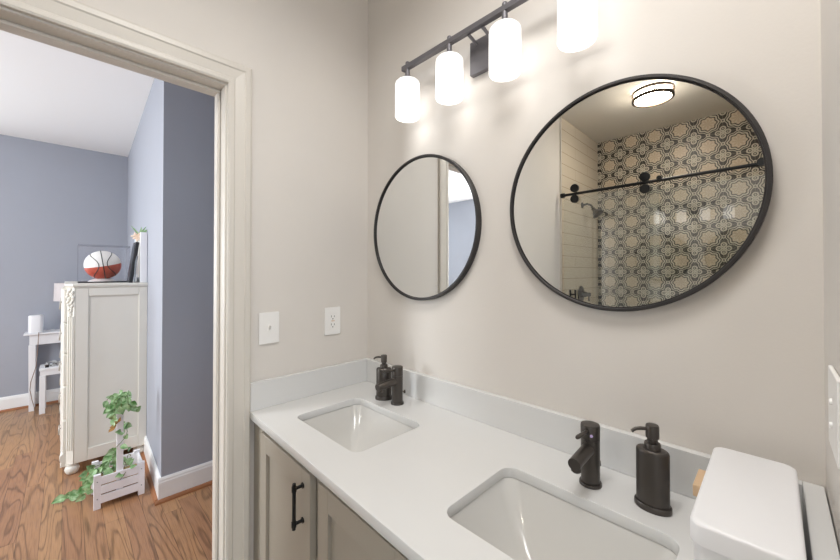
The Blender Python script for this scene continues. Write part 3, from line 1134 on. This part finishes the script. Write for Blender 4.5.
obj('scroll_bracket', bm, M['chest_paint'], chest, smooth=40)
for fx_, fy_ in ((CX1 - .042, -0.950), (CX1 - .045, CY1 - .04), (CX0 + .045, -0.950), (CX0 + .045, CY1 - .04)):
    bm = BM(); lathe(bm, [(.020, .0004), (.028, .006), (.036, .020), (.039, .036), (.034, .052), (.024, .060), (.026, .064), (.034, .068), (.034, .0745)], (fx_, fy_, 0), 24); obj('foot', bm, M['chest_paint'], chest, smooth=50)

# things on the chest
ZTOP = 1.3047
bc = thing('display_case', 'clear acrylic display case on a thin black base atop the chest', 'display case', (-2.40, -0.778, ZTOP))
X0, X1, Y0, Y1 = -2.55, -2.25, -0.926, -0.630
bm = BM(); box(bm, X0, X1, Y0, Y1, ZTOP + .0003, ZTOP + .008); obj('base', bm, M['black_plastic'], bc, 0.001)
bm = BM(); t_ = .0018
zz0, zz1 = ZTOP + .0083, ZTOP + .285
box(bm, X0, X0 + t_, Y0, Y1, zz0, zz1); box(bm, X1 - t_, X1, Y0, Y1, zz0, zz1)
box(bm, X0 + t_, X1 - t_, Y0, Y0 + t_, zz0, zz1); box(bm, X0 + t_, X1 - t_, Y1 - t_, Y1, zz0, zz1)
box(bm, X0, X1, Y0, Y1, zz1, zz1 + t_)
obj('cover', bm, M['acrylic'], bc)
bm = BM(); lathe(bm, [(.085, ZTOP + .0082), (.085, ZTOP + .012), (.060, ZTOP + .024), (.045, ZTOP + .030), (.040, ZTOP + .030), (.03, ZTOP + .020)], (-2.40, -0.785, 0), 36); obj('ring_stand', bm, M['white_plastic'], bc, smooth=40)

BR, BC_ = .1115, Vector((-2.40, -0.783, ZTOP + .0245 + .1115))
ball = thing('basketball', 'red and white basketball with black seams inside the clear case', 'basketball', (BC_.x, BC_.y, BC_.z - BR))
up = Vector((0.10, -0.20, 1)).normalized()
for part, lo_, hi_, mt in (('panel', 0.0, PI / 2, 'ball_white'), ('panel', PI / 2, PI, 'ball_red')):
    bm = BM()
    s, t2, d = frame_of(up)
    rings = []
    for i in range(17):
        ph = max(.004, min(PI - .004, lo_ + (hi_ - lo_) * i / 16))
        rings.append([tuple(BC_ + (d * math.cos(ph) + (s * math.cos(2 * PI * k / 48) + t2 * math.sin(2 * PI * k / 48)) * math.sin(ph)) * BR) for k in range(48)])
    loft(bm, rings, lo_ == 0.0, hi_ == PI)
    o = obj(part, bm, M[mt], ball, smooth=80)
    o['label'] = 'white upper half' if mt == 'ball_white' else 'red lower half'
# seams: a vertical great circle seen from the doorway, plus two side arcs
bm = BM()
view = Vector((1, -0.05, 0)).normalized()
side = Vector((0.0, 1, 0.0))
vert = Vector((0, -0.14, 1)).normalized()
side = (side - vert * side.dot(vert) - view * side.dot(view)).normalized()
for c0, nrm, rad in ((0.0, side, 1.0),):
    pts = [BC_ + (view * math.cos(a) + vert * math.sin(a)) * BR * 1.001 for a in [2 * PI * i / 64 for i in range(65)]]
    tube(bm, pts, .0028, 6, cap=False)
right = vert.cross(view).normalized()
for sg in (-1, 1):
    pts = []
    for i in range(33):
        q = -1 + 2 * i / 32
        ph, th_ = q * .95, sg * (.22 + 1.0 * q * q)
        pts.append(BC_ + (vert * math.sin(ph) + (view * math.cos(th_) + right * math.sin(th_)) * math.cos(ph)) * BR * 1.001)
    tube(bm, pts, .0028, 6)
obj('seams', bm, M['rubber'], ball, smooth=80)

fr = thing('picture_frame', 'narrow black picture frame leaning back on the chest beside the ball case', 'picture frame', (-2.16, -0.62, ZTOP))


def slanted_board(bm, x0, x1, yb0, z0, yb1, z1, th):
    d = Vector((0, yb1 - yb0, z1 - z0)).normalized()
    n_ = Vector((0, d.z, -d.y))
    for_pts = []
    for x in (x0, x1):
        for (yy, zz) in ((yb0, z0), (yb1, z1)):
            a = Vector((x, yy, zz))
            for_pts.append(a)
            for_pts.append(a + n_ * th)
    v = [bm.verts.new(p) for p in for_pts]
    for f in ((0, 2, 3, 1), (4, 5, 7, 6), (0, 1, 5, 4), (2, 6, 7, 3), (0, 4, 6, 2), (1, 3, 7, 5)):
        bm.faces.new([v[i] for i in f])


bm = BM(); slanted_board(bm, -2.242, -2.09, -0.653, ZTOP + .001, -0.614, ZTOP + .31, .021); obj('frame', bm, M['black_plastic'], fr, 0.002)
bm = BM(); slanted_board(bm, -2.230, -2.102, -0.6532, ZTOP + .02, -0.6186, ZTOP + .295, .0022); obj('picture', bm, M['picture_dark'], fr)
bm = BM(); tube(bm, [(-2.084, -0.622, ZTOP + .0085), (-2.084, -0.615, ZTOP + .16), (-2.084, -0.607, ZTOP + .20)], .005, 8); obj('easel_arm', bm, M['grey_metal'], fr, smooth=40)

wf = thing('framed_board', 'tall white framed board standing upright at the chest back edge', 'framed board', (-2.2, -0.57, ZTOP))
bm = BM()
for a in ((-2.40, -2.36, 0, .385), (-2.11, -2.07, 0, .385), (-2.36, -2.11, 0, .04), (-2.36, -2.11, .345, .385)):
    box(bm, a[0], a[1], -0.590, -0.548, ZTOP + .0003 + a[2], ZTOP + .0003 + a[3])
obj('frame', bm, M['desk_paint'], wf, 0.003)
bm = BM(); box(bm, -2.36, -2.11, -0.570, -0.550, ZTOP + .0403, ZTOP + .3453); obj('panel', bm, M['chest_paint'], wf)

fl = thing('flower_sprig', 'peach artificial flower with green leaves perched on top of black frame', 'flower', (-2.14, -0.600, ZTOP + .32))
bm = BM()
fc = Vector((-2.125, -0.600, ZTOP + .352))
for k in range(18):
    a = k * 2.4
    rr3 = .004 + .0016 * k
    p = fc + Vector((.3 * rr3, math.cos(a) * rr3, math.sin(a) * rr3 * .9))
    mtx = Matrix.Translation(p) @ Matrix.Rotation(a, 4, 'X') @ Matrix.Diagonal((.6, 1.15, .55, 1))
    bmesh.ops.create_icosphere(bm, subdivisions=2, radius=.0125, matrix=mtx)
obj('blossom', bm, M['peach'], fl, smooth=80)


def leaf(bm, base, d, nrm, L, W, curl=.25, n=5):
    d = Vector(d).normalized()
    s = d.cross(Vector(nrm))
    if s.length < 1e-3:
        s = d.cross(Vector((1, .3, .2)))
    s.normalize()
    nn = s.cross(d).normalized()
    base = Vector(base)
    prof = [(0, .06), (.12, .62), (.32, 1.0), (.55, .86), (.78, .48), (1.0, .02)]
    lft, mid, rgt = [], [], []
    for q, w in prof:
        c = base + d * (L * q) - nn * (curl * L * q * q)
        mid.append(bm.verts.new(c - nn * (.06 * W)))
        lft.append(bm.verts.new(c + s * (W * w / 2) + nn * (.08 * W * w)))
        rgt.append(bm.verts.new(c - s * (W * w / 2) + nn * (.08 * W * w)))
    for i in range(len(prof) - 1):
        bm.faces.new((lft[i], lft[i + 1], mid[i + 1], mid[i]))
        bm.faces.new((mid[i], mid[i + 1], rgt[i + 1], rgt[i]))


bm = BM()
for dy, dz, L in ((.9, .5, .07), (.5, .9, .085), (.2, 1, .07), (-.6, .8, .09), (1, .2, .06), (.7, .7, .09), (.9, .8, .075)):
    leaf(bm, fc + Vector((.004, .01, .012)), (.15, dy, dz), (1, 0, .2), L, .014, .1)
obj('leaves', bm, M['leaf'], fl)

# ------------------------------------------------------------------ planter crate with ivy
PX1, PX0, PY0, PY1 = -1.462, -1.690, -0.868, -0.632
cr = thing('planter_crate', 'white slatted wooden planter crate with upright stake on the oak floor', 'planter', (-1.57, -0.75, 0))
bm = BM()
for x in (PX1 - .022, PX0):
    for y in (PY0, PY1 - .032):
        b2 = BM(); box(b2, x, x + .022, y, y + .032, .0005, .200); obj('post', b2, M['crate_paint'], cr, 0.0015)
bm.free()
for z0, z1 in ((.032, .078), (.086, .132), (.140, .186)):
    b2 = BM(); box(b2, PX1 - .0075, PX1 + .0025, PY0 + .032, PY1 - .032, z0, z1); obj('slat', b2, M['crate_paint'], cr, 0.0012)
    b2 = BM(); box(b2, PX0 - .0025, PX0 + .0075, PY0 + .032, PY1 - .032, z0, z1); obj('slat', b2, M['crate_paint'], cr, 0.0012)
    for y in (PY0 + .004, PY1 - .014):
        b2 = BM(); box(b2, PX0 + .022, PX1 - .022, y, y + .010, z0, z1); obj('slat', b2, M['crate_paint'], cr, 0.0012)
b2 = BM(); box(b2, PX0 + .022, PX1 - .022, PY0 + .0145, PY1 - .0145, .034, .042); obj('bottom', b2, M['crate_paint'], cr)
b2 = BM(); box(b2, PX1 - .024, PX1 - .008, -0.767, -0.735, .0425, .578); obj('stake', b2, M['crate_paint'], cr, 0.0015)
for (y, z) in ((-0.751, .50), (-0.751, .43), (PY0 + .016, .16), (PY0 + .016, .06), (PY1 - .016, .16), (PY1 - .016, .06)):
    b2 = BM()
    x = PX1 - .0081 if z > .2 else PX1 + .0001
    lathe(b2, [(.0032, 0), (.0026, .0012), (.0005, .0016)], (x, y, z), 10, axis='x')
    obj('nail_head', b2, M['grey_metal'], cr)

iv = thing('ivy_plant', 'trailing green ivy winding up the stake and spilling from the white planter', 'plant', (-1.57, -0.75, .043))
b2 = BM(); box(b2, PX0 + .028, PX1 - .030, PY0 + .018, PY1 - .018, .0435, .120); obj('soil', b2, M['soil'], iv, 0.004)
stems, leaves = BM(), BM()
rnd = random.Random(11)


def vine(pts, step, size, spread, lmesh=leaves, out=None):
    """stem along pts, leaves every step"""
    P = [Vector(p) for p in pts]
    dense = []
    for a, b_ in zip(P, P[1:]):
        n_ = max(2, int((b_ - a).length / .012))
        for i in range(n_):
            dense.append(a.lerp(b_, i / n_))
    dense.append(P[-1])
    tube(stems, dense[::2] + [dense[-1]] if len(dense) > 4 else dense, .0018, 6)
    acc = 0
    for a, b_ in zip(dense, dense[1:]):
        acc += (b_ - a).length
        if acc > step:
            acc = 0
            ang = rnd.uniform(0, 2 * PI)
            d = Vector((rnd.uniform(.1, .9), math.cos(ang), math.sin(ang) * .7 - .15))
            nr = Vector((rnd.uniform(.6, 1), rnd.uniform(-.5, .5), rnd.uniform(.1, .8)))
            L = size * rnd.uniform(.75, 1.25)
            b0 = b_ + Vector((rnd.uniform(-1, 1), rnd.uniform(-1, 1), rnd.uniform(-1, 1))) * spread
            if b0.z < .02:
                b0.z = .02
            if d.z < 0 and b0.z + d.normalized().z * L * 1.3 < .008:
                d.z = .1
            leaf(lmesh, b0, d, nr, L, L * .78, rnd.uniform(.0, .35))


# a spiral climbing the stake and a mop at the top
sp_pts = []
for i in range(30):
    q = i / 29
    a = q * 4.2 * PI
    sp_pts.append((PX1 - .016 + .028 * math.cos(a), -0.751 + .034 * math.sin(a), .14 + .46 * q))
vine(sp_pts, .024, .044, .012)
for k in range(12):
    a = k * 2 * PI / 12
    e = Vector((PX1 - .016 + .05 * math.cos(a), -0.751 + (.058 if k % 2 else .036) * math.sin(a), .612 + .03 * math.sin(3 * a)))
    vine([(PX1 - .016, -0.751, .583), tuple((Vector((PX1 - .016, -0.751, .65)) + e) / 2), tuple(e), (e.x + .01, e.y + .008 * math.sin(a), e.z - .055)], .019, .042, .012)
# trailing left over the crate edge to the floor
vine([(-1.56, -0.78, .13), (-1.57, -0.83, .215), (-1.60, -0.87, .20), (-1.63, -0.895, .12), (-1.66, -0.915, .05), (-1.70, -0.955, .03), (-1.74, -0.985, .025)], .020, .052, .022)
vine([(-1.55, -0.80, .13), (-1.53, -0.85, .21), (-1.55, -0.885, .17), (-1.59, -0.905, .09), (-1.62, -0.925, .035)], .022, .052, .02)
vine([(-1.58, -0.74, .13), (-1.55, -0.79, .25), (-1.52, -0.80, .27), (-1.50, -0.79, .22)], .02, .055, .02)
vine([(-1.60, -0.72, .13), (-1.57, -0.70, .24), (-1.56, -0.69, .22)], .026, .045, .015)
for a, b_ in zip([0], [0]):
    pass
obj('stem', stems, M['stem'], iv, smooth=60)
obj('leaves', leaves, M['leaf'], iv)
dry = BM()
for k in range(5):
    leaf(dry, (PX1 - .004, -0.775 + .003 * k, .455 + .006 * k), (.3, -1 + .3 * k, -.5 + .25 * k), (1, .2 * k - .4, .3), .038, .018, .2)
obj('dried_leaves', dry, M['dry_leaf'], iv)['label'] = 'tan dried leaves'

# ------------------------------------------------------------------ desk, speaker, lamp, stool with cables
desk = thing('side_desk', 'white painted desk against the far grey wall behind the chest', 'desk', (-3.95, -0.88, 0))
DX0, DX1, DY0, DY1, DZ = -4.075, -3.885, -1.245, -0.52, .775
bm = BM(); box(bm, DX0 - .005, DX1 + .02, DY0 - .033, DY1, DZ - .016, DZ); obj('desktop', bm, M['desk_paint'], desk, 0.004)
bm = BM(); box(bm, DX0 + .01, DX1 - .006, DY0 + .006, DY1 - .006, DZ - .118, DZ - .0165); obj('apron', bm, M['desk_paint'], desk, 0.002)
for x in (DX0, DX1 - .05):
    for y in (DY0, DY1 - .05):
        bm = BM()
        a = .05
        loft(bm, [[(x + k, y + k, z), (x + a - k, y + k, z), (x + a - k, y + a - k, z), (x + k, y + a - k, z)] for k, z in ((.006, .0005), (0, DZ - .119))], True, True)
        obj('leg', bm, M['desk_paint'], desk, 0.002)

sk = thing('speaker', 'white rounded box speaker standing on the left end of the desk', 'speaker', (-3.94, -1.197, DZ))
bm = BM()
loft(bm, [[(px, py, DZ + h) for px, py in rrect(-3.995 + k, -3.885 - k, -1.250 + k, -1.146 - k, .030)] for k, h in ((.004, .0006), (0, .004), (0, .168), (.003, .174), (.010, .176))], True, True)
obj('cabinet', bm, M['desk_paint'], sk, smooth=40)
bm = BM(); tube(bm, [(-3.94, -1.1465, DZ + .02), (-3.94, -1.12, DZ + .012), (-3.95, -1.08, DZ + .015), (-3.96, -1.03, DZ + .004)], .003, 8); obj('power_cord', bm, M['cable'], sk, smooth=60)

lp = thing('table_lamp', 'table lamp with pale shade partly hidden behind the chest top', 'lamp', (-3.95, -0.955, DZ))
LXc, LYc = -3.95, -0.955
bm = BM(); lathe(bm, [(.058, DZ + .0005), (.060, DZ + .01), (.062, DZ + .11), (.056, DZ + .165), (.03, DZ + .175), (.008, DZ + .18), (.008, DZ + .31), (.02, DZ + .312)], (LXc, LYc, 0), 28); obj('base', bm, M['desk_paint'], lp, smooth=45)
bm = BM(); lathe(bm, [(.122, 1.085), (.118, 1.27), (.116, 1.27), (.120, 1.085), (.122, 1.085)], (LXc, LYc, 0), 36, caps=False); bmesh.ops.remove_doubles(bm, verts=bm.verts[:], dist=1e-6)
obj('lamp_shade', bm, M['lamp_fabric'], lp, smooth=40)
bm = BM(); tube(bm, [(LXc - .118, LYc, 1.20), (LXc + .118, LYc, 1.20)], .003, 8); tube(bm, [(LXc, LYc - .118, 1.20), (LXc, LYc + .118, 1.20)], .003, 8); tube(bm, [(LXc, LYc, DZ + .312), (LXc, LYc, 1.205)], .006, 8); obj('spider', bm, M['grey_metal'], lp)

stl = thing('stool', 'low white square stool in front of the desk beside the chest', 'stool', (-3.83, -1.04, 0))
TX0, TX1, TY0, TY1, TZ = -3.95, -3.72, -1.165, -0.915, .445
bm = BM(); box(bm, TX0, TX1, TY0, TY1, TZ - .028, TZ); obj('seat', bm, M['desk_paint'], stl, 0.006)
bm = BM(); box(bm, TX0 + .008, TX1 - .006, TY0 + .006, TY1 - .006, TZ - .075, TZ - .0285); obj('apron', bm, M['desk_paint'], stl, 0.002)
for x in (TX0 + .002, TX1 - .044):
    for y in (TY0 + .002, TY1 - .044):
        bm = BM(); box(bm, x, x + .042, y, y + .042, .0005, TZ - .0755); obj('leg', bm, M['desk_paint'], stl, 0.003)
cb = thing('cable_bundle', 'tangle of white and black charging cables heaped on the stool', 'cables', (-3.82, -1.04, TZ))
rnd2 = random.Random(3)
for nm, mt, cnt in (('white_cable', 'cable', 7), ('black_cable', 'black_plastic', 3)):
    bm = BM()
    for k in range(cnt):
        cx, cy = -3.82 + rnd2.uniform(-.03, .03), -1.04 + rnd2.uniform(-.045, .045)
        ra, rb = rnd2.uniform(.03, .06), rnd2.uniform(.02, .06)
        z = TZ + .005 + .0042 * k + (.012 if nm == 'black_cable' else 0)
        tube(bm, [(cx + ra * math.cos(a), cy + rb * math.sin(a), z + .004 * math.sin(3 * a + k)) for a in [2 * PI * i / 20 for i in range(19)]], .0026, 6)
    obj(nm, bm, M[mt], cb, smooth=60)
for y in (-1.125, -0.985):
    bm = BM()
    box(bm, -3.76, -3.732, y, y + .026, TZ + .0005, TZ + .024)
    tube(bm, [(-3.746, y + .026, TZ + .012), (-3.746, y + .045, TZ + .014)], .004, 8)
    obj('plug', bm, M['black_plastic'], cb, 0.002)
cd = obj('dangling_cord', (lambda b: (tube(b, [(-3.90, -1.175, DZ + .0035), (-3.862, -1.175, DZ + .003), (-3.857, -1.176, DZ - .03), (-3.860, -1.18, .62), (-3.862, -1.19, .45), (-3.864, -1.225, .30), (-3.864, -1.23, .22), (-3.860, -1.215, .12), (-3.855, -1.20, .05), (-3.80, -1.195, .0045), (-3.69, -1.185, .0045), (-3.60, -1.08, .0045)], .003, 8), b)[1])(BM()), M['cable_brown'], None, smooth=60)
tag(cd, 'thin brown power cord dangling from the desk down to the floor', 'cord')

# the opal shades live in the fixture's own coordinates: shift the bulb gradient to match
off_z = vl.location.z
for n_ in M['opal'].node_tree.nodes:
    if n_.type == 'MATH' and n_.operation == 'SUBTRACT' and abs(n_.inputs[1].default_value - 2.035) < 1e-6:
        n_.inputs[1].default_value = 2.035 - off_z
